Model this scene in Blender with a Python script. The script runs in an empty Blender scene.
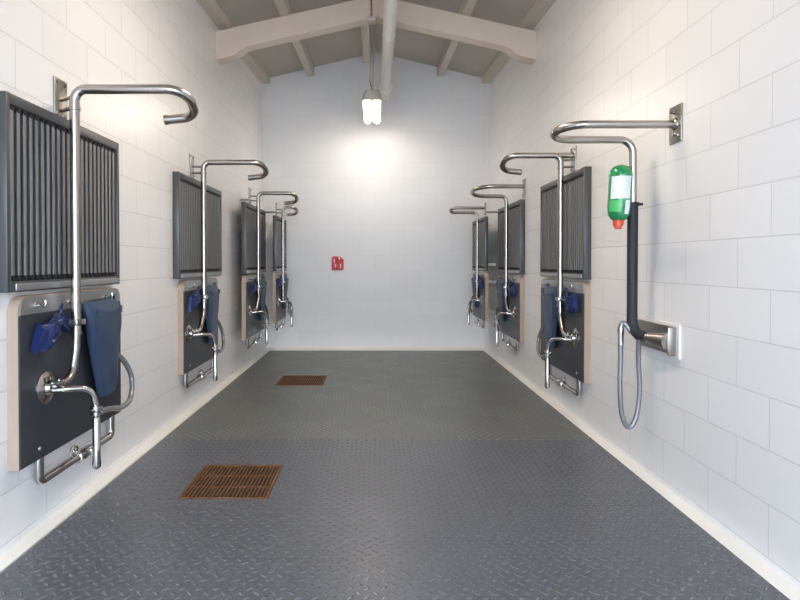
import bpy, bmesh, math, random
from mathutils import Vector, Matrix, noise
random.seed(7)
C = bpy.context.scene.collection
PI = math.pi

# ------------------------------------------------------------------ room numbers (metres)
XL, XR = -1.52, 1.54          # inner faces of the side walls
YF = -1.5                     # open front
YB, YBT = 8.28, 7.93          # back wall at the floor / at eaves height
TILT = 0.06                   # fall of the roof along the room
PITCH = 0.233

def ceil_z(x, y):
    half = (XR - XL) / 2; cx = (XR + XL) / 2
    return 3.66 + TILT * (y - 8.06) + PITCH * (half - abs(x - cx))

# ------------------------------------------------------------------ mesh helpers
def NB(): return bmesh.new()

def box(bm, x0, x1, y0, y1, z0, z1, bev=0.0, seg=2):
    v = [bm.verts.new(p) for p in ((x0,y0,z0),(x1,y0,z0),(x1,y1,z0),(x0,y1,z0),(x0,y0,z1),(x1,y0,z1),(x1,y1,z1),(x0,y1,z1))]
    f = [bm.faces.new([v[i] for i in q]) for q in ((3,2,1,0),(4,5,6,7),(0,1,5,4),(1,2,6,5),(2,3,7,6),(3,0,4,7))]
    if bev > 0:
        es = list({e for q in f for e in q.edges})
        bmesh.ops.bevel(bm, geom=es, offset=bev, segments=seg, profile=0.5, affect='EDGES')

def hexa(bm, a, b):
    """prism between two polygons of equal length"""
    va = [bm.verts.new(p) for p in a]; vb = [bm.verts.new(p) for p in b]
    n = len(a)
    bm.faces.new(list(reversed(va))); bm.faces.new(vb)
    for i in range(n):
        j = (i + 1) % n
        bm.faces.new((va[i], va[j], vb[j], vb[i]))

def fillet(pts, r, n=8):
    pts = [Vector(p) for p in pts]; out = [pts[0]]
    for i in range(1, len(pts) - 1):
        p, a, b = pts[i], pts[i-1], pts[i+1]
        rr = r[i] if isinstance(r, (list, tuple)) else r
        da, db = (a - p), (b - p)
        la, lb = da.length, db.length
        if la < 1e-6 or lb < 1e-6: continue
        da /= la; db /= lb
        ang = da.angle(db)
        if ang > 3.1 or rr < 1e-4: out.append(p); continue
        t = min(rr / math.tan(ang / 2), la * 0.49, lb * 0.49)
        s, e = p + da * t, p + db * t
        rad = t * math.tan(ang / 2)
        cen = p + (da + db).normalized() * (rad / math.sin(ang / 2))
        u, w = s - cen, e - cen
        tot = u.angle(w)
        for k in range(n + 1):
            f = k / n
            if tot < 1e-4: out.append(s); break
            q = (u * math.sin((1 - f) * tot) + w * math.sin(f * tot)) / math.sin(tot)
            out.append(cen + q)
    out.append(pts[-1])
    res = [out[0]]
    for p in out[1:]:
        if (p - res[-1]).length > 1e-4: res.append(p)
    return res

def spline(pts, n=8):
    P = [Vector(p) for p in pts]; out = []
    for i in range(len(P) - 1):
        p0 = P[max(i-1, 0)]; p1 = P[i]; p2 = P[i+1]; p3 = P[min(i+2, len(P)-1)]
        for k in range(n):
            t = k / n
            out.append(0.5 * ((2*p1) + (p2-p0)*t + (2*p0-5*p1+4*p2-p3)*t*t + (3*p1-p0-3*p2+p3)*t**3))
    out.append(P[-1]); return out

def tube(bm, pts, r, seg=14, cap=True):
    pts = [Vector(p) for p in pts]; n = len(pts)
    rad = r if isinstance(r, (list, tuple)) else [r] * n
    T = []
    for i in range(n):
        a = pts[max(i-1, 0)]; b = pts[min(i+1, n-1)]
        T.append((b - a).normalized())
    up = Vector((0, 0, 1)) if abs(T[0].z) < 0.9 else Vector((1, 0, 0))
    N = (up - T[0] * up.dot(T[0])).normalized()
    rings = []
    for i in range(n):
        N = (N - T[i] * N.dot(T[i])).normalized()
        B = T[i].cross(N)
        rings.append([bm.verts.new(pts[i] + (N * math.cos(2*PI*k/seg) + B * math.sin(2*PI*k/seg)) * rad[i]) for k in range(seg)])
    for i in range(n - 1):
        for k in range(seg):
            j = (k + 1) % seg
            bm.faces.new((rings[i][k], rings[i][j], rings[i+1][j], rings[i+1][k]))
    if cap:
        bm.faces.new(list(reversed(rings[0]))); bm.faces.new(rings[-1])

def cyl(bm, a, b, r, seg=18): tube(bm, [a, b], r, seg)

def stepped(bm, base, axis, prof, seg=22):
    """lathe: prof = [(distance along axis, radius)]"""
    base = Vector(base); ax = Vector(axis).normalized()
    up = Vector((0, 0, 1)) if abs(ax.z) < 0.9 else Vector((1, 0, 0))
    N = (up - ax * up.dot(ax)).normalized(); B = ax.cross(N)
    rings = [[bm.verts.new(base + ax*d + (N*math.cos(2*PI*k/seg) + B*math.sin(2*PI*k/seg))*max(r, 1e-4)) for k in range(seg)] for d, r in prof]
    for i in range(len(rings) - 1):
        for k in range(seg):
            j = (k + 1) % seg
            bm.faces.new((rings[i][k], rings[i][j], rings[i+1][j], rings[i+1][k]))
    bm.faces.new(list(reversed(rings[0]))); bm.faces.new(rings[-1])

def torus(bm, cen, axis, R, r, seg=24, ms=8):
    cen = Vector(cen); ax = Vector(axis).normalized()
    up = Vector((0, 0, 1)) if abs(ax.z) < 0.9 else Vector((1, 0, 0))
    N = (up - ax * up.dot(ax)).normalized(); B = ax.cross(N)
    rings = []
    for i in range(seg):
        a = 2*PI*i/seg; d = N*math.cos(a) + B*math.sin(a)
        rings.append([bm.verts.new(cen + d*(R + r*math.cos(2*PI*k/ms)) + ax*(r*math.sin(2*PI*k/ms))) for k in range(ms)])
    for i in range(seg):
        for k in range(ms):
            bm.faces.new((rings[i][k], rings[i][(k+1)%ms], rings[(i+1)%seg][(k+1)%ms], rings[(i+1)%seg][k]))

def wloc(o):
    v = Vector((0, 0, 0))
    while o is not None:
        v += Vector(o.location); o = o.parent
    return v

def obj(name, bm, m, parent=None, org=None, ang=40):
    """link a bmesh given in world coordinates as ONE mesh object"""
    bmesh.ops.recalc_face_normals(bm, faces=bm.faces)
    me = bpy.data.meshes.new(name)
    off = wloc(parent) if parent is not None else (Vector(org) if org is not None else Vector((0, 0, 0)))
    bmesh.ops.translate(bm, verts=bm.verts, vec=-off)
    bm.to_mesh(me); bm.free()
    if ang:
        me.polygons.foreach_set('use_smooth', [True] * len(me.polygons))
        me.set_sharp_from_angle(angle=math.radians(ang))
    me.materials.append(m)
    o = bpy.data.objects.new(name, me); C.objects.link(o)
    if parent is not None: o.parent = parent
    else: o.location = off
    return o

def tag(o, label, cat, group=None):
    o['label'] = label; o['category'] = cat
    if group: o['group'] = group
    return o

def thing(name, label, cat, loc, group=None):
    o = bpy.data.objects.new(name, None); C.objects.link(o); o.location = loc
    o.empty_display_size = 0.1
    return tag(o, label, cat, group)

def struct(name, bm, m, ang=30):
    o = obj(name, bm, m, None, None, ang); o['kind'] = 'structure'; return o

# ------------------------------------------------------------------ materials
def mat(name, col, rough=0.5, metal=0.0, bump=0.0, bscale=60.0, var=0.0, vscale=6.0, coat=0.0, spec=0.5):
    m = bpy.data.materials.new(name); m.use_nodes = True
    nt = m.node_tree; b = nt.nodes['Principled BSDF']
    b.inputs['Base Color'].default_value = (*col, 1); b.inputs['Roughness'].default_value = rough
    b.inputs['Metallic'].default_value = metal; b.inputs['Coat Weight'].default_value = coat
    b.inputs['Specular IOR Level'].default_value = spec
    tc = nt.nodes.new('ShaderNodeTexCoord')
    if var > 0:
        n = nt.nodes.new('ShaderNodeTexNoise'); n.inputs['Scale'].default_value = vscale; n.inputs['Detail'].default_value = 5
        nt.links.new(tc.outputs['Object'], n.inputs['Vector'])
        mx = nt.nodes.new('ShaderNodeMix'); mx.data_type = 'RGBA'
        mx.inputs['A'].default_value = (*[c * (1 - var) for c in col], 1)
        mx.inputs['B'].default_value = (*[min(1, c * (1 + var)) for c in col], 1)
        nt.links.new(n.outputs['Fac'], mx.inputs['Factor']); nt.links.new(mx.outputs['Result'], b.inputs['Base Color'])
    if bump > 0:
        n = nt.nodes.new('ShaderNodeTexNoise'); n.inputs['Scale'].default_value = bscale; n.inputs['Detail'].default_value = 4
        nt.links.new(tc.outputs['Object'], n.inputs['Vector'])
        bp = nt.nodes.new('ShaderNodeBump'); bp.inputs['Strength'].default_value = bump; bp.inputs['Distance'].default_value = 0.004
        nt.links.new(n.outputs['Fac'], bp.inputs['Height']); nt.links.new(bp.outputs['Normal'], b.inputs['Normal'])
    return m

def blockwall(name, axis, u0, v0, col=(0.82, 0.815, 0.82), mk=0.80):
    """glossy white painted concrete block: axis 'Y' runs along the side walls, 'X' along the back"""
    m = bpy.data.materials.new(name); m.use_nodes = True
    nt = m.node_tree; L = nt.links.new; b = nt.nodes['Principled BSDF']
    tc = nt.nodes.new('ShaderNodeTexCoord'); sp = nt.nodes.new('ShaderNodeSeparateXYZ'); L(tc.outputs['Object'], sp.inputs[0])
    cb = nt.nodes.new('ShaderNodeCombineXYZ')
    au = nt.nodes.new('ShaderNodeMath'); au.operation = 'SUBTRACT'; au.inputs[1].default_value = u0
    av = nt.nodes.new('ShaderNodeMath'); av.operation = 'SUBTRACT'; av.inputs[1].default_value = v0
    L(sp.outputs[axis], au.inputs[0]); L(sp.outputs['Z'], av.inputs[0]); L(au.outputs[0], cb.inputs['X']); L(av.outputs[0], cb.inputs['Y'])
    br = nt.nodes.new('ShaderNodeTexBrick'); L(cb.outputs[0], br.inputs['Vector'])
    br.offset = 0.5; br.offset_frequency = 2
    br.inputs['Scale'].default_value = 1.0; br.inputs['Brick Width'].default_value = 0.42; br.inputs['Row Height'].default_value = 0.21
    br.inputs['Mortar Size'].default_value = 0.0028; br.inputs['Mortar Smooth'].default_value = 0.35; br.inputs['Bias'].default_value = 0.0
    br.inputs['Color1'].default_value = (*[c * 0.985 for c in col], 1); br.inputs['Color2'].default_value = (*[min(1, c * 1.02) for c in col], 1)
    br.inputs['Mortar'].default_value = (col[0] * mk, col[1] * mk * 0.99, col[2] * mk * 0.98, 1)
    L(br.outputs['Color'], b.inputs['Base Color'])
    n = nt.nodes.new('ShaderNodeTexNoise'); n.inputs['Scale'].default_value = 7; n.inputs['Detail'].default_value = 3
    L(tc.outputs['Object'], n.inputs['Vector'])
    n2 = nt.nodes.new('ShaderNodeTexNoise'); n2.inputs['Scale'].default_value = 90; n2.inputs['Detail'].default_value = 3
    L(tc.outputs['Object'], n2.inputs['Vector'])
    iv = nt.nodes.new('ShaderNodeMath'); iv.operation = 'MULTIPLY'; iv.inputs[1].default_value = -0.35 if axis == 'Y' else -0.12; L(br.outputs['Fac'], iv.inputs[0])
    a1 = nt.nodes.new('ShaderNodeMath'); a1.operation = 'MULTIPLY_ADD'; a1.inputs[1].default_value = 0.35; L(n.outputs['Fac'], a1.inputs[0]); L(iv.outputs[0], a1.inputs[2])
    a2 = nt.nodes.new('ShaderNodeMath'); a2.operation = 'MULTIPLY_ADD'; a2.inputs[1].default_value = 0.04; L(n2.outputs['Fac'], a2.inputs[0]); L(a1.outputs[0], a2.inputs[2])
    bp = nt.nodes.new('ShaderNodeBump'); bp.inputs['Strength'].default_value = 0.5; bp.inputs['Distance'].default_value = 0.006
    L(a2.outputs[0], bp.inputs['Height']); L(bp.outputs['Normal'], b.inputs['Normal'])
    b.inputs['Roughness'].default_value = 0.30; b.inputs['Specular IOR Level'].default_value = 0.35
    return m

def treadmat(name, col, rough, strength, period):
    """rubber tread-plate: short raised bars set alternately at right angles"""
    m = bpy.data.materials.new(name); m.use_nodes = True
    nt = m.node_tree; L = nt.links.new; b = nt.nodes['Principled BSDF']
    tc = nt.nodes.new('ShaderNodeTexCoord')
    mp = nt.nodes.new('ShaderNodeMapping'); mp.inputs['Rotation'].default_value = (0, 0, math.radians(45)); L(tc.outputs['Object'], mp.inputs[0])
    mp.inputs['Scale'].default_value = (1/period,)*3
    sp = nt.nodes.new('ShaderNodeSeparateXYZ'); L(mp.outputs[0], sp.inputs[0])
    def M(op, a, bb=None, cc=None):
        n = nt.nodes.new('ShaderNodeMath'); n.operation = op
        for i, q in enumerate((a, bb, cc)):
            if q is None: continue
            if isinstance(q, (int, float)): n.inputs[i].default_value = q
            else: L(q, n.inputs[i])
        return n.outputs[0]
    fx, fy = M('FLOOR', sp.outputs['X']), M('FLOOR', sp.outputs['Y'])
    cx, cy = M('SUBTRACT', M('FRACT', sp.outputs['X']), 0.5), M('SUBTRACT', M('FRACT', sp.outputs['Y']), 0.5)
    par = M('FLOORED_MODULO', M('ADD', fx, fy), 2.0)
    ip = M('SUBTRACT', 1.0, par)
    u = M('ADD', M('MULTIPLY', cx, par), M('MULTIPLY', cy, ip))
    v = M('ADD', M('MULTIPLY', cy, par), M('MULTIPLY', cx, ip))
    d = M('SQRT', M('ADD', M('POWER', M('MULTIPLY', u, 2.1), 2.0), M('POWER', M('MULTIPLY', v, 5.2), 2.0)))
    mr = nt.nodes.new('ShaderNodeMapRange'); mr.interpolation_type = 'SMOOTHSTEP'
    mr.inputs['From Min'].default_value = 1.05; mr.inputs['From Max'].default_value = 0.45; L(d, mr.inputs['Value'])
    nz = nt.nodes.new('ShaderNodeTexNoise'); nz.inputs['Scale'].default_value = 2.2; nz.inputs['Detail'].default_value = 6; L(tc.outputs['Object'], nz.inputs['Vector'])
    mx = nt.nodes.new('ShaderNodeMix'); mx.data_type = 'RGBA'
    mx.inputs['A'].default_value = (*[c * 0.86 for c in col], 1); mx.inputs['B'].default_value = (*[c * 1.14 for c in col], 1)
    L(nz.outputs['Fac'], mx.inputs['Factor'])
    wr = nt.nodes.new('ShaderNodeMix'); wr.data_type = 'RGBA'; L(mx.outputs['Result'], wr.inputs['A']); wr.inputs['B'].default_value = (*[c * 1.9 for c in col], 1)
    L(mr.outputs[0], wr.inputs['Factor']); L(wr.outputs['Result'], b.inputs['Base Color'])
    rr = nt.nodes.new('ShaderNodeMapRange'); rr.inputs['To Min'].default_value = rough - 0.06; rr.inputs['To Max'].default_value = rough + 0.08; L(nz.outputs['Fac'], rr.inputs['Value'])
    L(M('SUBTRACT', rr.outputs[0], M('MULTIPLY', mr.outputs[0], 0.14)), b.inputs['Roughness'])
    bp = nt.nodes.new('ShaderNodeBump'); bp.inputs['Strength'].default_value = strength; bp.inputs['Distance'].default_value = 0.009
    L(mr.outputs[0], bp.inputs['Height']); L(bp.outputs['Normal'], b.inputs['Normal'])
    return m

M_LEFT = blockwall('painted_block_left', 'Y', 2.295 + 0.21, 0.045)
M_RIGHT = blockwall('painted_block_right', 'Y', 2.295 + 0.21, 0.045)
M_BACK = blockwall('painted_block_back', 'X', 0.0, 0.045, mk=0.93)
M_SLAB = mat('painted_slab', (0.62, 0.60, 0.56), 0.5, bump=0.2, bscale=40)
M_KERB = mat('cream_kerb_paint', (0.86, 0.84, 0.80), 0.4, var=0.03)
M_CEIL = mat('ceiling_board_paint', (0.50, 0.46, 0.41), 0.6, var=0.05, vscale=3)
M_BEAM = mat('cream_beam_paint', (0.74, 0.62, 0.53), 0.45, bump=0.25, bscale=25, var=0.04)
M_PURL = mat('cream_purlin_paint', (0.66, 0.60, 0.52), 0.5, var=0.04)
M_MAT1 = treadmat('rubber_tread_near', (0.097, 0.102, 0.118), 0.35, 1.0, 0.043)
M_MAT2 = treadmat('rubber_tread_far', (0.116, 0.123, 0.120), 0.40, 0.6, 0.043)
M_RUST = mat('rusted_iron', (0.155, 0.062, 0.022), 0.75, bump=0.6, bscale=120, var=0.5, vscale=30)
M_DRAIN_DARK = mat('drain_dark_sheet', (0.015, 0.010, 0.008), 0.9)
M_STEEL = mat('brushed_stainless', (0.44, 0.405, 0.38), 0.25, 1.0, bump=0.08, bscale=200)
M_CHROME = mat('polished_chrome', (0.52, 0.50, 0.49), 0.10, 1.0)
M_PLATE = mat('satin_steel_plate', (0.38, 0.36, 0.33), 0.34, 1.0, bump=0.1, bscale=90)
M_FRAME = mat('dark_grey_metal', (0.085, 0.088, 0.092), 0.34, 0.35, var=0.1)
M_SLAT = mat('grey_slat_metal', (0.25, 0.248, 0.245), 0.30, 0.6, var=0.06)
M_GAP = mat('black_recess', (0.012, 0.012, 0.013), 0.7)
M_LIP = mat('aluminium_lip', (0.42, 0.42, 0.42), 0.35, 0.8)
M_BOARD = mat('charcoal_rubber_face', (0.030, 0.034, 0.042), 0.38, bump=0.08, bscale=30, var=0.12)
M_PLY = mat('pale_plywood_edge', (0.45, 0.345, 0.265), 0.55, var=0.1, vscale=12)
M_PAD = mat('steel_blue_vinyl', (0.034, 0.062, 0.122), 0.42, bump=0.15, bscale=40, var=0.10)
M_POUCH = mat('royal_blue_nylon', (0.008, 0.018, 0.095), 0.30, bump=0.2, bscale=60, var=0.2)
M_HOSE = mat('grey_hose', (0.26, 0.27, 0.29), 0.24, 0.45)
M_FOAM = mat('black_foam_sleeve', (0.018, 0.020, 0.026), 0.6, bump=0.2, bscale=150)
M_GREEN = mat('green_bottle_plastic', (0.015, 0.26, 0.085), 0.16, coat=0.5)
M_LGREEN = mat('light_green_label', (0.08, 0.50, 0.14), 0.35)
M_WLABEL_GLINT = mat('white_label_and_glint', (0.78, 0.82, 0.84), 0.4)  # paper label, also used for the painted glint on the bottle
M_CAP = mat('orange_red_cap', (0.75, 0.10, 0.045), 0.35)
M_RED = mat('red_enamel', (0.62, 0.010, 0.022), 0.35)
M_WMARK = mat('white_marking', (0.85, 0.80, 0.80), 0.4)
M_DRED = mat('dark_red_marking', (0.30, 0.004, 0.010), 0.4)
M_WPIPE = mat('white_pvc', (0.90, 0.87, 0.82), 0.35)
M_LHOUS = mat('grey_lamp_housing', (0.55, 0.51, 0.46), 0.5)
M_CHAIN = mat('dull_chain_metal', (0.20, 0.17, 0.14), 0.5, 0.7)
M_CORD = mat('white_cord', (0.62, 0.58, 0.53), 0.5)
M_GROUND = mat('pale_concrete_yard', (0.50, 0.50, 0.50), 0.8, var=0.08)
def emit(name, col, s):
    m = bpy.data.materials.new(name); m.use_nodes = True; b = m.node_tree.nodes['Principled BSDF']
    b.inputs['Base Color'].default_value = (0.9, 0.9, 0.9, 1)
    b.inputs['Emission Color'].default_value = (*col, 1); b.inputs['Emission Strength'].default_value = s
    return m
M_TUBE = emit('lit_diffuser', (1.0, 0.90, 0.76), 19.0)
M_TUBE_ADDED = emit('lit_diffuser_added', (1.0, 0.85, 0.66), 36.0)  # glow of the added lamp near the front, out of view

# ------------------------------------------------------------------ the room
bm = NB(); box(bm, XL-0.2, XR+0.2, YF, YB+0.4, -0.3, 0.0); struct('floor', bm, M_SLAB)
def side_wall(name, x0, x1, m):
    bm = NB()
    xi = x0 if abs(x0) < abs(x1) else x1
    za, zb = ceil_z(xi, YF) + 0.10, ceil_z(xi, YB + 0.2) + 0.10
    hexa(bm, [(x0,YF,0),(x1,YF,0),(x1,YF,za),(x0,YF,za)], [(x0,YB+0.2,0),(x1,YB+0.2,0),(x1,YB+0.2,zb),(x0,YB+0.2,zb)])
    struct(name, bm, m)
side_wall('wall_left', XL-0.2, XL, M_LEFT)
side_wall('wall_right', XR, XR+0.2, M_RIGHT)
bm = NB()
def yb(z): return YB + (YBT - YB) * z / 3.66
cx = (XL + XR) / 2
prof = [(XL, 0), (XR, 0), (XR, ceil_z(XR, YBT)+0.05), (cx, ceil_z(cx, YBT)+0.05), (XL, ceil_z(XL, YBT)+0.05)]
hexa(bm, [(x, yb(z), z) for x, z in prof], [(x, YB+0.2, z) for x, z in prof]); struct('wall_back', bm, M_BACK)
# unseen wall round the open front, header lowered to keep skylight off the upper back
bm = NB()
for x0, x1 in ((XL-0.2, XL+0.1), (XR-0.1, XR+0.2)):
    box(bm, x0, x1, YF-0.15, YF, 0, 2.62)
zt = ceil_z(cx, YF) + 0.1
prof = [(XL-0.2, 2.62), (XR+0.2, 2.62), (XR+0.2, ceil_z(XR, YF)+0.1), (cx, zt), (XL-0.2, ceil_z(XL, YF)+0.1)]
hexa(bm, [(x, YF-0.15, z) for x, z in prof], [(x, YF, z) for x, z in prof]); struct('wall_front', bm, M_BACK)
# two roof slopes
bm = NB()
for xa in (XL-0.25, XR+0.25):
    a = []; b = []
    for lst, y in ((a, YF-0.3), (b, YB+0.4)):
        z1, z2 = ceil_z(xa, y), ceil_z(cx, y)
        lst.extend([(xa, y, z1), (cx, y, z2), (cx, y, z2+0.12), (xa, y, z1+0.12)])
    hexa(bm, a, b)
struct('ceiling', bm, M_CEIL)
bm = NB(); box(bm, -12, 12, -22, YF-0.15, -0.35, -0.03); struct('ground', bm, M_GROUND)
# sloping cream kerbs where the walls meet the floor
def kerb(name, xw, d):
    bm = NB(); k = 0.072
    p = [(xw, 0.0), (xw + d*k, 0.0), (xw + d*k, 0.008), (xw + d*0.016, 0.013), (xw, 0.014)]
    hexa(bm, [(x, YF, z) for x, z in p], [(x, YB, z) for x, z in p]); struct(name, bm, M_KERB)
kerb('baseboard_left', XL, 1); kerb('baseboard_right', XR, -1)
bm = NB(); k = 0.28
p = [(YB, 0.0), (YB-k, 0.0), (YB-k, 0.006), (YB-0.03, 0.012), (YB, 0.013)]
hexa(bm, [(XL, y, z) for y, z in p], [(XR, y, z) for y, z in p]); struct('baseboard_back', bm, M_KERB)

# roof timbers
def purlin(i, x, w, d, y0=YF):
    bm = NB(); a = []; b = []
    for lst, y in ((a, y0), (b, yb(3.66)+0.03)):
        z = min(ceil_z(x - w/2, y), ceil_z(x + w/2, y))
        zt = ceil_z(x, y) + 0.02
        lst.extend([(x-w/2, y, z-d), (x+w/2, y, z-d), (x+w/2, y, zt), (x-w/2, y, zt)])
    hexa(bm, a, b); struct('trim_%d' % i, bm, M_PURL)
purlin(2, -0.86, 0.085, 0.10); purlin(3, 0.87, 0.085, 0.10)
purlin(4, XL+0.055, 0.11, 0.05); purlin(5, XR-0.055, 0.11, 0.05)
purlin(6, -0.115, 0.085, 0.10)
# cross beam with curved haunches, following the slope of the roof
bm = NB(); Y0b, Y1b = 5.66, 5.80
def bt(x): return 3.752 - 0.224 * abs(x - cx)
top, bot = [], []
N = 80
for i in range(N + 1):
    x = XL + (XR - XL) * i / N
    e = min(x - XL, XR - x)
    dep = 0.205
    if e < 0.17: dep += 0.062
    elif e < 0.32:
        t = (e - 0.17) / 0.15; dep += 0.062 * (1 - t) ** 1.6
    top.append((x, bt(x))); bot.append((x, bt(x) - dep))
for i in range(N):
    q = [bot[i], bot[i+1], top[i+1], top[i]]
    va = [(x, Y0b, z) for x, z in q]; vb = [(x, Y1b, z) for x, z in q]
    A = [bm.verts.new(p) for p in va]; B = [bm.verts.new(p) for p in vb]
    bm.faces.new(A); bm.faces.new(list(reversed(B)))
    bm.faces.new((A[0], A[1], B[1], B[0])); bm.faces.new((A[3], A[2], B[2], B[3]))
    if i == 0: bm.faces.new((A[0], A[3], B[3], B[0]))
    if i == N-1: bm.faces.new((A[1], A[2], B[2], B[1]))
bmesh.ops.remove_doubles(bm, verts=bm.verts, dist=1e-4)
struct('trim_1', bm, M_BEAM, 25)

# ------------------------------------------------------------------ floor mats and drains
G1 = (-1.000, -0.540, 2.955, 3.455); G2 = (-0.975, -0.505, 5.71, 6.20)
def mat_with_hole(name, label, x0, x1, x0b, x1b, y0, y1, g, m):
    bm = NB(); zt = 0.012
    def ex(x, y):
        f = (y - y0) / (y1 - y0); a = x0 + (x0b - x0) * f; b = x1 + (x1b - x1) * f
        return {'a': a, 'b': b}.get(x, x)
    xs = ['a', g[0], g[1], 'b']; ys = [y0, g[2], g[3], y1]
    vt = [[bm.verts.new((ex(x, y), y, zt)) for x in xs] for y in ys]
    vb = [[bm.verts.new((ex(x, y), y, 0.0)) for x in xs] for y in ys]
    for j in range(3):
        for i in range(3):
            if i == 1 and j == 1: continue
            bm.faces.new((vt[j][i], vt[j][i+1], vt[j+1][i+1], vt[j+1][i]))
            bm.faces.new((vb[j][i], vb[j+1][i], vb[j+1][i+1], vb[j][i+1]))
    def wall(seq):
        for (j, i), (j2, i2) in zip(seq, seq[1:]):
            bm.faces.new((vt[j][i], vt[j2][i2], vb[j2][i2], vb[j][i]))
    wall([(0,0),(0,1),(0,2),(0,3),(1,3),(2,3),(3,3),(3,2),(3,1),(3,0),(2,0),(1,0),(0,0)])
    wall([(1,1),(1,2),(2,2),(2,1),(1,1)])
    return tag(obj(name, bm, m, None, (0, y0, 0)), label, 'floor mat', 'rubber floor mats')
SEAM = 3.95
mat_with_hole('rubber_mat', 'dark blue-grey tread-patterned rubber mat covering the front half of the floor', -1.445, 1.462, -1.43, 1.467, YF+0.05, SEAM-0.004, G1, M_MAT1)
mat_with_hole('rubber_mat', 'smoother dark grey rubber mat covering the back half of the floor', -1.43, 1.467, -1.425, 1.47, SEAM+0.004, 7.99, G2, M_MAT2)

def grate(g, label):
    x0, x1, y0, y1 = g; e = 0.003; x0 += e; x1 -= e; y0 += e; y1 -= e
    t = thing('drain_grate', label, 'drain', ((x0+x1)/2, (y0+y1)/2, 0), 'rusty floor drain grates')
    bm = NB(); z0, z1, w = 0.004, 0.016, 0.014
    box(bm, x0, x1, y0, y0+w, z0, z1, 0.002, 1); box(bm, x0, x1, y1-w, y1, z0, z1, 0.002, 1)
    box(bm, x0, x0+w, y0+w, y1-w, z0, z1, 0.002, 1); box(bm, x1-w, x1, y0+w, y1-w, z0, z1, 0.002, 1)
    obj('grate_frame', bm, M_RUST, t)
    bm = NB(); n = 21
    for i in range(n):
        x = x0 + w + (x1 - x0 - 2*w) * (i + 0.5) / n
        box(bm, x-0.0036, x+0.0036, y0+w-0.001, y1-w+0.001, z0, z1-0.002)
    for k in (1/3, 2/3):
        y = y0 + (y1-y0)*k; box(bm, x0+w, x1-w, y-0.005, y+0.005, z0, z1-0.005)
    obj('grate_bars', bm, M_RUST, t)
    bm = NB(); box(bm, x0, x1, y0, y1, 0.0, 0.0035); obj('drain_dark_sheet', bm, M_DRAIN_DARK, t)  # flat near-black sheet, its colour stands in for the shade below the bars
grate(G1, 'rusty brown drain grate set in the front floor mat, nearer the viewer')
grate(G2, 'rusty brown drain grate set in the back floor mat, far end of room')

# ------------------------------------------------------------------ wash stations
ORD = {('L',0): 'nearest on left wall', ('L',1): 'second along left wall', ('L',2): 'third along left wall', ('L',3): 'farthest on left wall, by back corner',
       ('R',1): 'nearest on right wall', ('R',2): 'second along right wall', ('R',3): 'farthest on right wall, by back corner'}

class Place:
    """n = distance out from the wall, s = distance along the wall from the pipe, z = height"""
    def __init__(self, side, y0, off=0.0, k=1.0, zc=1.2):
        self.side, self.y0, self.off, self.k, self.zc = side, y0, off, k, zc
    def __call__(self, n, s, z):
        n = self.off + n * self.k
        x = XL + n if self.side == 'L' else XR - n
        return Vector((x, self.y0 + s * self.k, self.zc + (z - self.zc) * self.k))
    def d(self, n, s, z):
        return Vector((n if self.side == 'L' else -n, s, z))

def pbox(bm, P, n0, n1, s0, s1, z0, z1, bev=0.0, seg=2):
    a, b = P(n0, s0, z0), P(n1, s1, z1)
    box(bm, min(a.x,b.x), max(a.x,b.x), min(a.y,b.y), max(a.y,b.y), min(a.z,b.z), max(a.z,b.z), bev, seg)

def slat_panel(P, s0, s1, where, standoff=False):
    z0, z1, T = 1.08, 1.887, 0.05
    t = thing('slatted_panel', 'dark grey framed panel of upright slats, ' + where, 'slatted panel', P(0, (s0+s1)/2, z0), 'slatted wall panels')
    w = 0.045
    bm = NB(); pbox(bm, P, 0.002, 0.012, s0+0.01, s1-0.01, z0+0.01, z1-0.01); obj('back_panel', bm, M_GAP, t)
    bm = NB()
    pbox(bm, P, 0.0, T, s0, s0+w*0.6, z0, z1, 0.004); pbox(bm, P, 0.0, T, s1-w*0.6, s1, z0, z1, 0.004)
    pbox(bm, P, 0.0, T, s0+w*0.6-0.002, s1-w*0.6+0.002, z1-w, z1, 0.004); pbox(bm, P, 0.0, T, s0+w*0.6-0.002, s1-w*0.6+0.002, z0, z0+w, 0.004)
    obj('panel_frame', bm, M_FRAME, t)
    bm = NB(); n = max(16, int((s1 - s0) / 0.046)); a, b = s0 + w*0.7, s1 - w*0.7
    p = (b - a) / n
    for i in range(n):
        s = a + p * (i + 0.5)
        # each slat is an upright blade turned a little toward the open end of the room
        q = [(0.014, s - p*0.10), (0.040, s - p*0.30), (0.043, s - p*0.22), (0.043, s + p*0.12), (0.040, s + p*0.20), (0.014, s + p*0.16)]
        hexa(bm, [P(n_, s_, z0+w+0.022) for n_, s_ in q], [P(n_, s_, z1-w-0.016) for n_, s_ in q])
    obj('slats', bm, M_SLAT, t, ang=30)
    for zz, za, zb in ((z0+w+0.008, z0+w+0.004, z0+w+0.024), (z1-w-0.006, z1-w-0.020, z1-w-0.002)):
        bm = NB(); pbox(bm, P, 0.012, 0.036, a, b, zz-0.008, zz+0.010)
        for i in range(n):
            s = a + p * (i + 0.5)
            pbox(bm, P, 0.030, 0.046, s-p*0.25, s+p*0.15, za, zb)
        obj('clip_strip', bm, M_GAP, t)
    bm = NB(); pbox(bm, P, T-0.004, T+0.006, s0+0.05, s1-0.02, z0+0.006, z0+0.036, 0.003); obj('bottom_lip', bm, M_LIP, t)
    if standoff: standoffs(t, P, s0, s1, (z0+0.1, z1-0.1))
    return t

def standoffs(t, P, s0, s1, zs):
    nn = -P.off / P.k
    for z in zs:
        for s in (s0+(s1-s0)*0.45, s1-0.12):
            bm = NB(); pbox(bm, P, nn, 0.004, s-0.02, s+0.02, z-0.02, z+0.02); obj('wall_bracket', bm, M_KERB, t)

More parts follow.
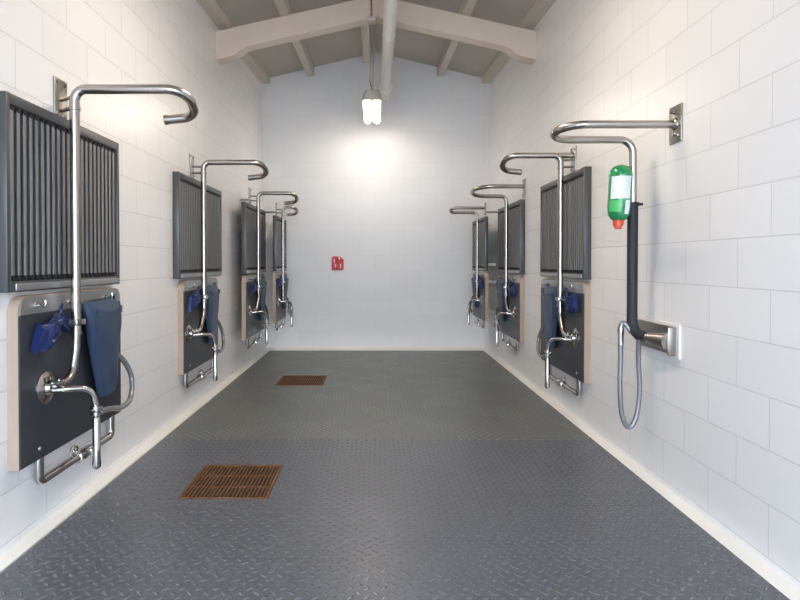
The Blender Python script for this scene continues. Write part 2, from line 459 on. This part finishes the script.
def rounded(s0, s1, z0, z1, r, n=6):
    pts = [(s0, z0), (s1, z0)]
    for k in range(n+1):
        a = k/n*PI/2; pts.append((s1 - r + r*math.cos(a), z1 - r + r*math.sin(a)))
    for k in range(n+1):
        a = PI/2 + k/n*PI/2; pts.append((s0 + r + r*math.cos(a), z1 - r + r*math.sin(a)))
    return pts

def wash_board(P, s0, s1, where, standoff=False):
    z0, z1, T = 0.338, 1.06, 0.05
    t = thing('splash_board', 'charcoal faced splash board with pale wooden edge, ' + where, 'splash board', P(0, (s0+s1)/2, z0), 'splash boards below the slatted panels')
    pr = rounded(s0, s1, z0, z1, 0.07)
    bm = NB(); hexa(bm, [P(0, s, z) for s, z in pr], [P(T-0.004, s, z) for s, z in pr]); obj('board_core', bm, M_PLY, t)
    bm = NB(); pr = rounded(s0+0.004, s1-0.004, z0+0.004, z1-0.078, 0.01, 2)
    hexa(bm, [P(T-0.004, s, z) for s, z in pr], [P(T+0.003, s, z) for s, z in pr]); obj('board_face', bm, M_BOARD, t)
    bm = NB(); pr = rounded(s0+0.012, s1-0.006, z1-0.078, z1-0.004, 0.055)
    hexa(bm, [P(T-0.004, s, z) for s, z in pr], [P(T+0.002, s, z) for s, z in pr]); rail = obj('top_rail', bm, M_LIP, t)
    for f in (0.13, 0.42, 0.80):
        s = s0 + (s1 - s0) * f; bm = NB()
        stepped(bm, P(T+0.002, s, z1-0.045), P.d(1, 0, 0), [(0, 0.014*P.k), (0.004, 0.014*P.k), (0.005, 0.006*P.k), (0.02, 0.005*P.k)], 12)
        tube(bm, spline([P(T+0.018, s, z1-0.045), P(T+0.036, s, z1-0.05), P(T+0.042, s, z1-0.035), P(T+0.040, s, z1-0.022)], 4), 0.004*P.k, 8)
        obj('hook', bm, M_CHROME, t)
    for s in (s0+0.14, s1-0.12):
        bm = NB(); stepped(bm, P(T+0.003, s, z0+0.05), P.d(1, 0, 0), [(0, 0.010*P.k), (0.003, 0.009*P.k), (0.005, 0.004*P.k)], 10)
        obj('screw_head', bm, M_LIP, t)
    if standoff: standoffs(t, P, s0, s1, (z0+0.1, z1-0.15))
    return t

def water_pipe(P, where, boom, plate_s=0.0, dz=0.0, end='hook', fl_s=-0.20, u=0.12, nozzle=True, rn=0.105):
    """riser with swan-neck boom, wall plate, flange on the board, spout"""
    zt = 2.03 + dz; k = P.k
    lab = {'hook': 'steel riser pipe with open hooked boom, ', 'ubend': 'steel riser pipe with boom doubled back, '}[end]
    t = thing('water_pipe', lab + where, 'water pipe', P(rn, 0, 0.6), 'riser pipes with booms')
    R = 0.0225 * k
    # riser from flange up
    low = fillet([P(0.065, fl_s, 0.648), P(0.10, fl_s+0.02, 0.65), P(rn, fl_s+0.13, 0.665), P(rn, -0.004, 0.80), P(rn, 0, 0.90)], 0.12*k, 8)
    bm = NB(); tube(bm, low, R*0.82, 14); obj('lower_bend', bm, M_STEEL, t)
    if end == 'hook':
        pts = fillet([P(rn, 0, 0.86), P(rn, 0, zt), P(boom, 0.0, zt), P(boom, u*1.5, zt-0.085), P(boom-0.15, u*1.5, zt-0.10)], [0, 0.055*k, 0.12*k, 0.12*k, 0], 12)
    else:
        pts = fillet([P(rn, 0, 0.86), P(rn, 0, zt-0.06), P(boom, 0.0, zt-0.06), P(boom, plate_s, zt), P(0.012, plate_s, zt)], [0, 0.06*k, 0.2*k, 0.2*k, 0], 12)
    bm = NB(); tube(bm, pts, R, 16); obj('riser_and_boom', bm, M_STEEL, t)
    if end == 'hook':
        e = pts[-1]; d = (pts[-1] - pts[-2]).normalized()
        bm = NB(); stepped(bm, e - d*0.004, d, [(0, R*1.1), (0.018*k, R*1.1), (0.020*k, R*0.7)], 16); obj('boom_outlet', bm, M_PLATE, t)
    # collars
    for zz in ((zt-0.10, 0.016) if end == 'hook' else (zt-0.15, 0.016), (0.865, 0.012)):
        bm = NB(); stepped(bm, P(rn, 0, zz[0]), (0, 0, 1), [(0, R*1.02), (0.001, R*1.16), (zz[1]*k, R*1.16), (zz[1]*k+0.001, R*1.02)], 18)
        obj('pipe_collar', bm, M_STEEL, t)
    # wall plate and its arm
    bm = NB(); pz = zt if end == 'ubend' else zt - 0.015
    pbox(bm, P, 0.0, 0.010, plate_s-0.055, plate_s+0.055, pz-0.115, pz+0.08, 0.002)
    if P.off > 0: cyl(bm, P(0.004, plate_s+0.02, pz-0.06), P(-P.off/P.k, plate_s+0.02, pz-0.06), 0.012, 10)
    pl = obj('wall_plate', bm, M_PLATE, t)
    for a_, b_ in ((-0.035, -0.09), (0.035, -0.09), (-0.035, 0.06), (0.035, 0.06)):
        bm = NB(); stepped(bm, P(0.009, plate_s+a_, pz+b_), P.d(1, 0, 0), [(0, 0.009*k), (0.008*k, 0.009*k), (0.009*k, 0.004*k)], 6)
        obj('plate_bolt', bm, M_STEEL, pl)
    if end == 'hook':
        if P.side == 'R':
            bm = NB(); cyl(bm, P(0.008, plate_s, zt), P(rn+0.02, 0, zt), R, 16); obj('boom_stub', bm, M_STEEL, t)
        for zz in (zt-0.035, zt-0.087):
            bm = NB(); cyl(bm, P(0.008, plate_s, zz), P(rn, 0, zz), 0.009*k, 10); obj('swivel_arm', bm, M_STEEL, t)
    # pipe clip to the board
    bm = NB(); pbox(bm, P, rn-0.034, rn+0.028, -0.045, 0.042, 0.905, 0.935, 0.004); cyl(bm, P(0.05, 0.0, 0.92), P(rn-0.02, 0.0, 0.92), 0.008*k, 10)
    obj('pipe_clip', bm, M_STEEL, t)
    # round flange
    bm = NB(); stepped(bm, P(0.053, fl_s, 0.645), P.d(1, 0, 0), [(0, 0.073*k), (0.004*k, 0.073*k), (0.012*k, 0.062*k), (0.018*k, 0.036*k), (0.034*k, 0.030*k), (0.036*k, 0.02*k)], 28)
    fl = obj('flange', bm, M_CHROME, t)
    bm = NB()
    stepped(bm, P(0.08, fl_s, 0.665), P.d(1, 0, 0), [(0, 0.012*k), (0.03*k, 0.012*k), (0.032*k, 0.017*k), (0.048*k, 0.017*k), (0.05*k, 0.01*k)], 10)
    cyl(bm, P(0.115, fl_s-0.012, 0.69), P(0.115, fl_s+0.02, 0.655), 0.006*k, 8)
    obj('valve_stem', bm, M_CHROME, fl)
    if nozzle:
        sp = fillet([P(0.075, fl_s, 0.632), P(0.14, fl_s+0.01, 0.636), P(0.225, fl_s+0.07, 0.63), P(0.238, fl_s+0.085, 0.535)], [0, 0.06*k, 0.065*k, 0], 8)
        bm = NB(); tube(bm, sp, 0.0135*k, 12); obj('spout', bm, M_CHROME, t)
        b = P(0.238, fl_s+0.085, 0.545)
        bm = NB(); stepped(bm, b, (0, 0, -1), [(0, 0.015*k), (0.002*k, 0.026*k), (0.016*k, 0.026*k), (0.018*k, 0.019*k), (0.026*k, 0.019*k), (0.028*k, 0.025*k), (0.042*k, 0.025*k), (0.044*k, 0.014*k), (0.058*k, 0.013*k)], 14)
        cyl(bm, b + P.d(-0.005, -0.035, -0.022)*k, b + P.d(0.005, 0.035, -0.022)*k, 0.008*k, 8)
        obj('spout_coupling', bm, M_CHROME, t)
        b2 = P(0.238, fl_s+0.085, 0.492)
        bm = NB(); stepped(bm, b2, (0, 0, -1), [(0, 0.013*k), (0.008*k, 0.0175*k), (0.19*k, 0.0175*k), (0.215*k, 0.020*k), (0.232*k, 0.018*k), (0.240*k, 0.008*k)], 16)
        obj('spray_nozzle', bm, M_CHROME, t)
    return t

def drain_pipe(P, s0, s1, board):
    k = P.k; zb, n = 0.228, 0.032; r = 0.0205 * k
    bm = NB(); tube(bm, fillet([P(n, s0, 0.345), P(n, s0, zb), P(n, s1, zb), P(n, s1, 0.345)], 0.032*k, 7), r, 14); t = obj('drain_pipe', bm, M_CHROME, board)
    t['label'] = 'chrome U-shaped pipe with valve under the board'
    m = s0 + (s1 - s0) * 0.56; bm = NB()
    stepped(bm, P(n, m-0.07, zb), (0, 1, 0), [(0, r), (0.002, r*1.4), (0.022*k, r*1.4), (0.024*k, r*1.15), (0.05*k, r*1.5), (0.075*k, r*1.5), (0.10*k, r*1.15), (0.102*k, r*1.4), (0.125*k, r*1.4), (0.127*k, r)], 14)
    obj('valve_body', bm, M_CHROME, t)
    bm = NB(); c = P(n, m-0.012, zb); d = P.d(0.8, -0.25, 0.5).normalized()
    cyl(bm, c, c + d*0.05*k, 0.007*k, 8); vs = obj('valve_spindle', bm, M_CHROME, t)
    bm = NB(); torus(bm, P(0.07, m-0.16, zb+0.062), P.d(1, -0.3, 0.2), 0.024*k, 0.006*k, 18, 8)
    for q in range(3):
        a = q*2*PI/3; cyl(bm, P(0.07, m-0.16, zb+0.062), P(0.07, m-0.16+0.024*math.cos(a), zb+0.062+0.024*math.sin(a)), 0.004*k, 6)
    tube(bm, spline([P(0.07, m-0.16, zb+0.062), P(0.045, m-0.13, zb+0.04), P(n, m-0.10, zb+0.01)], 5), 0.008*k, 8)
    obj('tap_wheel', bm, M_CHROME, t)
    return t

def loft(bm, sections):
    rings = [[bm.verts.new(p) for p in s] for s in sections]; n = len(rings[0])
    for i in range(len(rings)-1):
        for q in range(n):
            j = (q+1) % n; bm.faces.new((rings[i][q], rings[i][j], rings[i+1][j], rings[i+1][q]))
    bm.faces.new(list(reversed(rings[0]))); bm.faces.new(rings[-1])

def pad(P, where, s0=0.06, s1=0.43, seed=0):
    t = thing('arm_pad', 'long steel-blue padded sleeve hanging on the splash board, ' + where, 'pad', P(0.09, (s0+s1)/2, 0.5), 'blue padded sleeves')
    bm = NB(); sec = []; H = 20
    for i in range(H + 1):
        f = i / H; z = 1.005 - 0.505 * f
        a = s0 + (s1 - s0) * (0.48 * f ** 1.15); b = s1 + 0.012 * math.sin(f * 4)
        th = 0.058 + 0.012 * math.sin(f * 5 + 1)
        e = min(1.0, 0.35 + 4.5 * min(f, 1 - f)) if min(f, 1-f) < 0.15 else 1.0
        th *= 0.45 + 0.55 * e
        c, w = (a + b) / 2, (b - a) / 2 * (0.93 + 0.07 * e)
        ring = []
        for q in range(28):
            g = 2*PI*q/28; cs, sn = math.cos(g), math.sin(g)
            uu = math.copysign(abs(cs) ** 0.55, cs); vv = math.copysign(abs(sn) ** 0.6, sn)
            nz = noise.noise(Vector((uu*2.2 + seed*3.1, z*9, vv))) * 0.007
            ring.append(P(0.062 + th/2 + vv*th/2 + (nz if vv > 0 else 0), c + uu*w, z + 0.004*math.sin(uu*3+seed)*(1 if f < .1 else 0)))
        sec.append(ring)
    loft(bm, sec); obj('pad_body', bm, M_PAD, t, ang=60)
    bm = NB()   # hanging strap stitched across the top
    sec = []
    for i in range(13):
        f = i/12; s = s0 + 0.06 + (s1 - s0 - 0.03) * f
        n = 0.128 - 0.03*max(0, (f-0.86)/0.14)
        z = 0.955 - 0.022*math.sin(f*PI)
        sec.append([P(n, s, z+0.012), P(n+0.006, s, z+0.012), P(n+0.006, s, z-0.012), P(n, s, z-0.012)])
    loft(bm, sec); obj('pad_strap', bm, M_PAD, t)
    bm = NB(); tube(bm, spline([P(0.075, s1-0.07, 0.995), P(0.086, s1-0.05, 1.022), P(0.086, s1-0.02, 1.022), P(0.072, s1, 0.985)], 5), 0.006*P.k, 8); obj('pad_loop', bm, M_PAD, t)
    return t

def pouch(P, where, seed=0):
    k = P.k
    t = thing('cloth_pouch', 'crumpled royal-blue cloth pouch hooked on the splash board, ' + where, 'pouch', P(0.08, -0.16, 0.9), 'royal blue pouches')
    bm = NB(); sec = []; Nn = 22
    for i in range(Nn + 1):
        f = i / Nn; s = -0.275 + 0.265 * f
        pin = 1 - 0.62 * (1 - abs(f - 0.72) / 0.28) if f > 0.44 else 1.0
        pin = max(0.36, pin) if f < 0.9 else 0.55
        zt = 0.972 - 0.012 * f - 0.02*math.sin(f*6+seed); hh = (0.128 - 0.035 * f) * pin
        zc = zt - 0.035 - (hh/2 - 0.02)
        th = 0.05 * pin * (0.4 + 0.6 * min(1, 5 * min(f + .02, 1 - f + .02)))
        ring = []
        for q in range(22):
            g = 2*PI*q/22; cs, sn = math.cos(g), math.sin(g)
            nz = noise.noise(Vector((f*6 + seed*5.3, cs*2.5, sn*2.5))) * 0.020 + 0.009*math.sin(cs*7 + f*11 + seed)
            ring.append(P(0.058 + th/2 + sn*th/2 + (abs(nz) if sn > 0 else 0), s + 0.02*cs*(1-f) + 0.010*math.sin(cs*4)*(1-f), zc + math.copysign(abs(cs)**0.6, cs)*hh/2 + nz*0.5))
        sec.append(ring)
    loft(bm, sec); obj('pouch_body', bm, M_POUCH, t, ang=60)
    bm = NB(); tube(bm, spline([P(0.085, -0.11, 0.945), P(0.092, -0.10, 0.99), P(0.088, -0.09, 1.012), P(0.075, -0.085, 0.985), P(0.08, -0.1, 0.94)], 5), 0.004*k, 8); obj('pouch_cord', bm, M_POUCH, t)
    return t

def loop_hose(P, where, se, fl_s):
    k = P.k
    t = thing('hose_loop', 'short grey hose looping out beside the blue sleeve, ' + where, 'hose', P(0.10, se, 0.5), 'short hose loops')
    bm = NB()
    tube(bm, spline([P(0.215, fl_s+0.115, 0.520), P(0.190, fl_s+0.20, 0.490), P(0.155, se-0.18, 0.445), P(0.14, se-0.05, 0.415), P(0.13, se+0.10, 0.43), P(0.11, se+0.17, 0.53), P(0.095, se+0.12, 0.63), P(0.078, se+0.03, 0.70), P(0.075, se-0.04, 0.735)], 9), 0.0145*k, 12)
    obj('hose_tube', bm, M_HOSE, t)
    bm = NB(); stepped(bm, P(0.228, fl_s+0.100, 0.523), P.d(-0.5, 1, -0.1).normalized(), [(0, 0.014*k), (0.001, 0.019*k), (0.03*k, 0.019*k), (0.032*k, 0.014*k)], 12); obj('hose_ferrule', bm, M_CHROME, t)
    return t

def station(side, idx, y0, pan, brd, boom=0.60, end='hook', plate_s=0.0, fl_s=-0.20, off=0.0, k=1.0, dz=0.0, pad_r=(0.06, 0.43), ppan=None, u=0.12, zc=1.2, seed=0):
    P = Place(side, y0, off, k, zc); w = ORD[(side, idx)]; so = off > 0
    slat_panel(P, pan[0], pan[1], w, so); board = wash_board(P, brd[0], brd[1], w, so)
    water_pipe(P, w, boom, plate_s, dz, end, fl_s, u)
    drain_pipe(P, fl_s-0.02, min(brd[1]-0.06, 0.52), board)
    pad(P, w, pad_r[0], pad_r[1], seed); pouch(P, w, seed); loop_hose(P, w, pad_r[1]-0.02, fl_s)
station('L', 0, 2.79, (-0.43, 0.61), (-0.36, 0.61), seed=1, fl_s=-0.17, boom=0.63, plate_s=0.06, dz=-0.012, pad_r=(0.10, 0.47))
station('L', 1, 4.88, (-0.45, 0.79), (-0.35, 0.63), seed=2, fl_s=-0.24)
station('L', 2, 6.68, (-0.43, 0.78), (-0.42, 0.66), seed=3, off=0.10, k=0.95, fl_s=-0.27, boom=0.55)
station('L', 3, 7.45, (-0.27, 0.70), (-0.29, 0.62), seed=4, off=0.27, k=0.85, boom=0.30, fl_s=-0.13, pad_r=(0.06, 0.40))
station('R', 1, 4.57, (-0.37, 0.76), (-0.37, 0.72), seed=5, fl_s=-0.21, boom=0.53)
station('R', 2, 6.48, (-0.44, 0.74), (-0.42, 0.70), seed=6, k=0.95, fl_s=-0.22, boom=0.53, end='ubend', plate_s=-0.42)
station('R', 3, 7.42, (-0.34, 0.78), (-0.36, 0.70), seed=7, off=0.17, k=0.82, boom=0.52, end='ubend', plate_s=-0.14, fl_s=-0.12, pad_r=(0.06, 0.40))

# ------------------------------------------------------------------ nearest pipe on the right wall: black foam sleeve, no board
P = Place('R', 3.02)
t = thing('sleeved_pipe', 'steel looped boom pipe with black foam sleeve, front of right wall', 'water pipe', P(0.09, 0.3, 0.8), 'riser pipes with booms')
R = 0.0205; rn, rs = 0.105, 0.27; zt = 1.907
pts = fillet([P(0.006, 0, zt), P(0.578, 0, zt), P(0.578, rs, zt-0.022), P(rn, rs, zt-0.022), P(rn, rs, 1.50)], [0, 0.13, 0.13, 0.075, 0], 12)
bm = NB(); tube(bm, pts, R, 18); obj('boom', bm, M_STEEL, t)
bm = NB(); pbox(bm, P, 0.0, 0.010, -0.06, 0.06, zt-0.095, zt+0.095, 0.002); pl = obj('wall_plate', bm, M_PLATE, t)
for a_, b_ in ((0.0, 0.06), (0.0, -0.05), (-0.03, -0.06), (0.03, 0.07)):
    bm = NB(); stepped(bm, P(0.009, a_, zt+b_), P.d(1, 0, 0), [(0, 0.010), (0.010, 0.010), (0.012, 0.005)], 6); obj('plate_bolt', bm, M_STEEL, pl)
bm = NB(); stepped(bm, P(0.009, 0, zt), P.d(1, 0, 0), [(0, 0.032), (0.006, 0.030), (0.012, 0.022)], 18)
obj('boom_collar', bm, M_STEEL, t)
slv = fillet([P(rn, rs, 1.525), P(rn, rs, 0.815), P(0.080, rs-0.13, 0.800)], [0, 0.09, 0], 10)
bm = NB(); tube(bm, slv, 0.0285, 18); obj('foam_sleeve', bm, M_FOAM, t)
bm = NB(); stepped(bm, P(rn, rs, 1.515), (0, 0, 1), [(0, 0.030), (0.001, 0.034), (0.022, 0.034), (0.023, 0.022)], 18)
c = P(rn, rs, 1.527); cyl(bm, c + Vector((0.025, 0, 0)), c + Vector((0.055, 0, 0)), 0.008, 10); cyl(bm, c - Vector((0.02, 0, 0)), c - Vector((0.05, 0, -0.004)), 0.008, 10)
obj('sleeve_clamp', bm, M_FOAM, t)
b = P(0.080, rs-0.125, 0.800); d = (P(0.040, -0.03, 0.800) - b).normalized()
bm = NB(); stepped(bm, b, d, [(0, 0.022), (0.001, 0.026), (0.02, 0.027), (0.17, 0.046)], 24)
obj('wall_socket', bm, M_STEEL, t)
bm = NB(); pr = [(0.45, 0.80+0.045), (0.38, 0.80+0.075), (-0.03, 0.80+0.072), (-0.03, 0.80-0.072), (0.38, 0.80-0.068), (0.45, 0.80-0.04)]
hexa(bm, [P(0.010, s, z) for s, z in pr], [P(0.017, s, z) for s, z in pr]); pbox(bm, P, 0.016, 0.052, -0.032, -0.018, 0.728, 0.872, 0.003); obj('socket_plate', bm, M_PLATE, t)
bm = NB(); pr = [(0.47, 0.80+0.06), (0.39, 0.80+0.09), (-0.055, 0.80+0.088), (-0.055, 0.80-0.085), (0.39, 0.80-0.08), (0.47, 0.80-0.05)]
hexa(bm, [P(0.0, s, z) for s, z in pr], [P(0.010, s, z) for s, z in pr]); obj('white_backing', bm, M_WMARK, t)
t2 = thing('hose_loop', 'grey hose hanging in a long narrow loop below black sleeved pipe', 'hose', P(0.12, 0.28, 0.4), 'short hose loops')
bm = NB()
pts = spline([P(0.115, rs-0.02, 0.815), P(0.145, rs, 0.862), P(0.162, rs, 0.858), P(0.168, rs, 0.82), P(0.168, rs, 0.70), P(0.170, rs, 0.50), P(0.160, rs, 0.36), P(0.13, rs, 0.285), P(0.095, rs, 0.30), P(0.070, rs, 0.38), P(0.060, rs, 0.50), P(0.068, rs, 0.66), P(0.075, rs-0.02, 0.775)], 8)
tube(bm, pts, 0.0135, 12); obj('hose_tube', bm, M_HOSE, t2)
bm = NB(); stepped(bm, P(0.168, rs, 0.845), (0, 0, -1), [(0, 0.014), (0.001, 0.017), (0.03, 0.018), (0.05, 0.016), (0.10, 0.016), (0.102, 0.014)], 12); obj('hose_ferrule', bm, M_CHROME, t2)

# green bottle hung upside down on the riser
bx = P(rn + 0.0285 + 0.058, rs - 0.03, 1.55); tilt = Vector((0.05, 0, 1)).normalized()
t = thing('green_bottle', 'upside-down green plastic bottle with white label and orange-red cap on right pipe', 'bottle', bx - Vector((0, 0, 0.16)))
def bot_r(h):   # h from mouth (0) to base (0.30)
    if h < 0.03: return 0.030 + 0.026 * (h / 0.03) ** 0.6
    if h > 0.235: return 0.0615 * math.sqrt(max(0.0, 1 - ((h - 0.235) / 0.072) ** 2.4)) + 0.002
    return 0.056 + 0.0055 * min(1, (h - 0.03) / 0.04)
b0 = bx - tilt * 0.115
bm = NB(); stepped(bm, b0, tilt, [(h, bot_r(h)) for h in [i * 0.305 / 30 for i in range(31)]], 28); body = obj('bottle_body', bm, M_GREEN, t, ang=60)
bm = NB(); stepped(bm, b0 - tilt*0.048, tilt, [(0, 0.014), (0.004, 0.020), (0.018, 0.022), (0.02, 0.027), (0.046, 0.029), (0.050, 0.025)], 18); obj('bottle_cap', bm, M_CAP, t)
def patch(name, h0, h1, a0, a1, m, parent, e=0.0012):
    N_ = Vector((1, 0, 0)); B_ = Vector((0, -1, 0)); bm = NB(); nh, na = 10, 14; G = []
    for off in (e, -0.001):
        g = []
        for i in range(nh+1):
            h = h0 + (h1-h0)*i/nh
            g.append([bm.verts.new(b0 + tilt*h + (N_*math.sin(a0+(a1-a0)*j/na) + B_*math.cos(a0+(a1-a0)*j/na))*(bot_r(h)+off)) for j in range(na+1)])
        G.append(g)
    for g in G:
        for i in range(nh):
            for j in range(na): bm.faces.new((g[i][j], g[i][j+1], g[i+1][j+1], g[i+1][j]))
    rim = [(0, j) for j in range(na+1)] + [(i, na) for i in range(1, nh+1)] + [(nh, j) for j in range(na-1, -1, -1)] + [(i, 0) for i in range(nh-1, -1, -1)]
    for (i, j), (i2, j2) in zip(rim, rim[1:]): bm.faces.new((G[0][i][j], G[0][i2][j2], G[1][i2][j2], G[1][i][j]))
    return obj(name, bm, m, parent, ang=60)
lb = patch('front_label', 0.115, 0.238, -1.2, 0.62, M_WLABEL_GLINT, t)
patch('emblem_label', 0.045, 0.108, -1.3, -0.25, M_LGREEN, t)
patch('painted_glint', 0.030, 0.108, 0.15, 0.62, M_WLABEL_GLINT, t)  # white highlight low on the bottle's right, painted as a patch
bm = NB(); pc = P(rn + 0.0285, rs, 1.57)
box(bm, pc.x-0.012, pc.x+0.034, pc.y-0.014, pc.y+0.010, b0.z+0.095, b0.z+0.127, 0.003); obj('bottle_clip', bm, M_FOAM, t)

# ------------------------------------------------------------------ red safety plate on the back wall
zc, xc = 1.2, -0.516
yw = yb(zc)
t = thing('red_sign', 'small red sign with white pictogram on the white back wall', 'sign', (xc, yw-0.002, zc-0.09))
def wq(bm, pts, d0, d1): hexa(bm, [(x, yb(z)-d0, z) for x, z in pts], [(x, yb(z)-d1, z) for x, z in pts])
x0, x1, z0, z1 = xc-0.083, xc+0.083, zc-0.100, zc+0.094
bm = NB(); wq(bm, [(x0, z0), (x1-0.012, z0), (x1, z0+0.02), (x1, z1-0.045), (x1-0.045, z1-0.006), (x0+0.03, z1), (x0, z1-0.02)], 0.0, 0.014); obj('sign_plate', bm, M_RED, t)
bm = NB(); wq(bm, [(x0+0.095, z1-0.040), (x0+0.112, z1-0.048), (x0+0.118, z1-0.020), (x0+0.105, z1-0.008), (x0+0.094, z1-0.02)], 0.013, 0.016); obj('flame_mark', bm, M_WMARK, t)
bm = NB(); wq(bm, [(x0+0.030, z0+0.10), (x0+0.045, z0+0.10), (x0+0.045, z1-0.035), (x0+0.030, z1-0.045)], 0.013, 0.016); obj('white_mark', bm, M_WMARK, t)
bm = NB(); wq(bm, [(x0+0.045, z0+0.04), (x0+0.06, z0+0.04), (x0+0.06, z0+0.085), (x0+0.045, z0+0.085)], 0.013, 0.016); obj('white_mark', bm, M_WMARK, t)
bm = NB(); wq(bm, [(x0+0.115, z0+0.03), (x0+0.128, z0+0.03), (x0+0.128, z0+0.085), (x0+0.115, z0+0.085)], 0.013, 0.016); obj('white_mark', bm, M_WMARK, t)
bm = NB(); wq(bm, [(x0+0.055, z0+0.10), (x0+0.085, z0+0.105), (x0+0.085, z1-0.02), (x0+0.055, z1-0.02)], 0.013, 0.0155); obj('dark_mark', bm, M_DRED, t)
bm = NB(); wq(bm, [(x0+0.01, z0+0.008), (x1-0.02, z0+0.008), (x1-0.02, z0+0.025), (x0+0.01, z0+0.025)], 0.013, 0.0155); obj('dark_mark', bm, M_DRED, t)

# ------------------------------------------------------------------ white pipe below the ridge
PX, PZ = 0.135, 3.40
t = thing('ceiling_pipe', 'long white round pipe running under the roof beam', 'pipe', (PX, 3.0, PZ))
bm = NB(); cyl(bm, (PX, YF+0.02, PZ), (PX, 7.55, PZ), 0.060, 26); obj('pipe_run', bm, M_WPIPE, t)
bm = NB(); stepped(bm, (PX, 7.36, PZ), (0, 1, 0), [(0, 0.062), (0.002, 0.080), (0.07, 0.082), (0.072, 0.066)], 26); obj('pipe_socket', bm, M_WPIPE, t)
bm = NB(); tube(bm, fillet([(PX, 7.44, PZ), (PX, 7.60, PZ), (PX-0.01, 7.62, PZ-0.10)], 0.06, 8), 0.069, 24); obj('pipe_elbow', bm, M_WPIPE, t)
for y in (0.5, 3.0, 5.73, 7.3):
    bm = NB(); torus(bm, (PX, y, PZ), (0, 1, 0), 0.061, 0.004, 24, 8)
    box(bm, PX-0.006, PX+0.006, y-0.006, y+0.006, PZ+0.058, 3.53 if y == 5.73 else ceil_z(PX, y)+0.005); obj('pipe_strap', bm, M_WPIPE, t)

# ------------------------------------------------------------------ lamps
def chain(bm, a, b, link=0.030, r=0.0028):
    a, b = Vector(a), Vector(b); d = b - a; n = max(2, int(d.length / (link * 0.78))); u = d.normalized()
    side = Vector((1, 0, 0)); s2 = u.cross(side).normalized()
    for i in range(n):
        c = a + d * ((i + 0.5) / n); w = side if i % 2 == 0 else s2
        ring = [c + u * (math.sin(g) * link * 0.52) + w * (math.cos(g) * link * 0.27) for g in [2*PI*q/12 for q in range(13)]]
        tube(bm, ring, r, 6, False)

def lamp(x, y0, y1, zb, label, beam_hung):
    w = 0.105; g = 'hanging tube lamps'
    t = thing('tube_lamp', label, 'lamp', (x, (y0+y1)/2, zb), g)
    bm = NB(); zt = zb + 0.145
    prof = [(-w, zb+0.025), (-w, zb+0.075), (-w*0.62, zt), (w*0.62, zt), (w, zb+0.075), (w, zb+0.025)]
    hexa(bm, [(x+a, y0, z) for a, z in prof], [(x+a, y1, z) for a, z in prof]); obj('lamp_housing', bm, M_LHOUS, t)
    bm = NB(); hexa(bm, [(x+a*0.75, y0-0.02, z*0.9+(zb+0.08)*0.1) for a, z in prof], [(x+a*0.98, y0, z) for a, z in prof]); obj('end_cap', bm, M_LHOUS, t)
    for sx in (-1, 1):
        bm = NB(); c = x + sx * w * 0.54
        pr = [(c + 0.040*math.cos(q*PI/10), zb + 0.03 - 0.034*math.sin(q*PI/10)) for q in range(11)]
        hexa(bm, [(a, y0+0.012, z) for a, z in pr], [(a, y1-0.012, z) for a, z in pr]); obj('lit_tube', bm, M_TUBE if beam_hung else M_TUBE_ADDED, t)
    for yy in (y0+0.10, y1-0.12):
        bm = NB(); torus(bm, (x, yy, zt+0.012), (0, 1, 0), 0.014, 0.004, 14, 6); obj('hanging_ring', bm, M_CHAIN, t)
    if beam_hung:
        bm = NB(); chain(bm, (x, Y0b-0.014, 3.765), (x, Y0b-0.014, 3.55)); obj('chain', bm, M_CHAIN, t)
        bm = NB(); chain(bm, (x, y0+0.10, zt+0.02), (x-0.02, y0+0.02, zt+0.11)); obj('chain', bm, M_CHAIN, t)
        bm = NB(); box(bm, x-0.045, x+0.045, Y0b-0.028, Y0b+0.09, 3.505, 3.545, 0.006); obj('beam_bracket', bm, M_CORD, t)
        bm = NB(); cyl(bm, (x-0.03, Y0b+0.06, 3.51), (x-0.02, y0+0.02, zt+0.11), 0.008, 8); obj('suspension_cord', bm, M_CORD, t)
        bm = NB(); cyl(bm, (x+0.02, y1-0.12, ceil_z(x, y1-0.12)+0.01), (x, y1-0.12, zt+0.02), 0.008, 8); obj('suspension_cord', bm, M_CORD, t)
    else:
        for y in (y0+0.10, y1-0.12):
            bm = NB(); chain(bm, (x, y, zt+0.02), (x, y, ceil_z(x, y)), 0.036); obj('chain', bm, M_CHAIN, t)
lamp(-0.035, 6.60, 7.58, 2.985, 'hanging twin-tube lamp, lit, in front of the white back wall', True)
lamp(-0.035, 2.90, 3.94, 3.16, 'added hanging twin-tube lamp, lit, out of view over the front of the room', False)  # extra lamp, added out of view to warm the upper walls

# ------------------------------------------------------------------ daylight, camera
w = bpy.data.worlds.new('World'); bpy.context.scene.world = w; w.use_nodes = True
bg = w.node_tree.nodes['Background']
bg.inputs['Color'].default_value = (0.75, 0.86, 1.0, 1); bg.inputs['Strength'].default_value = 5.6
cam = bpy.data.cameras.new('Camera'); co = bpy.data.objects.new('Camera', cam); C.objects.link(co)
cam.sensor_width = 36; cam.lens = 590 / 800 * 36
PD = 0.8
co.location = (0, 0, 1.2); co.rotation_euler = (math.radians(90 - PD), 0, 0)
cam.shift_x = 25 / 800; cam.shift_y = -(37 - 590 * math.tan(math.radians(PD))) / 800
cam.clip_start = 0.02
sc = bpy.context.scene; sc.camera = co
sc.view_settings.view_transform = 'Standard'; sc.view_settings.look = 'None'; sc.view_settings.gamma = 1
sc.view_settings.use_curve_mapping = False; sc.view_settings.exposure = 1.05
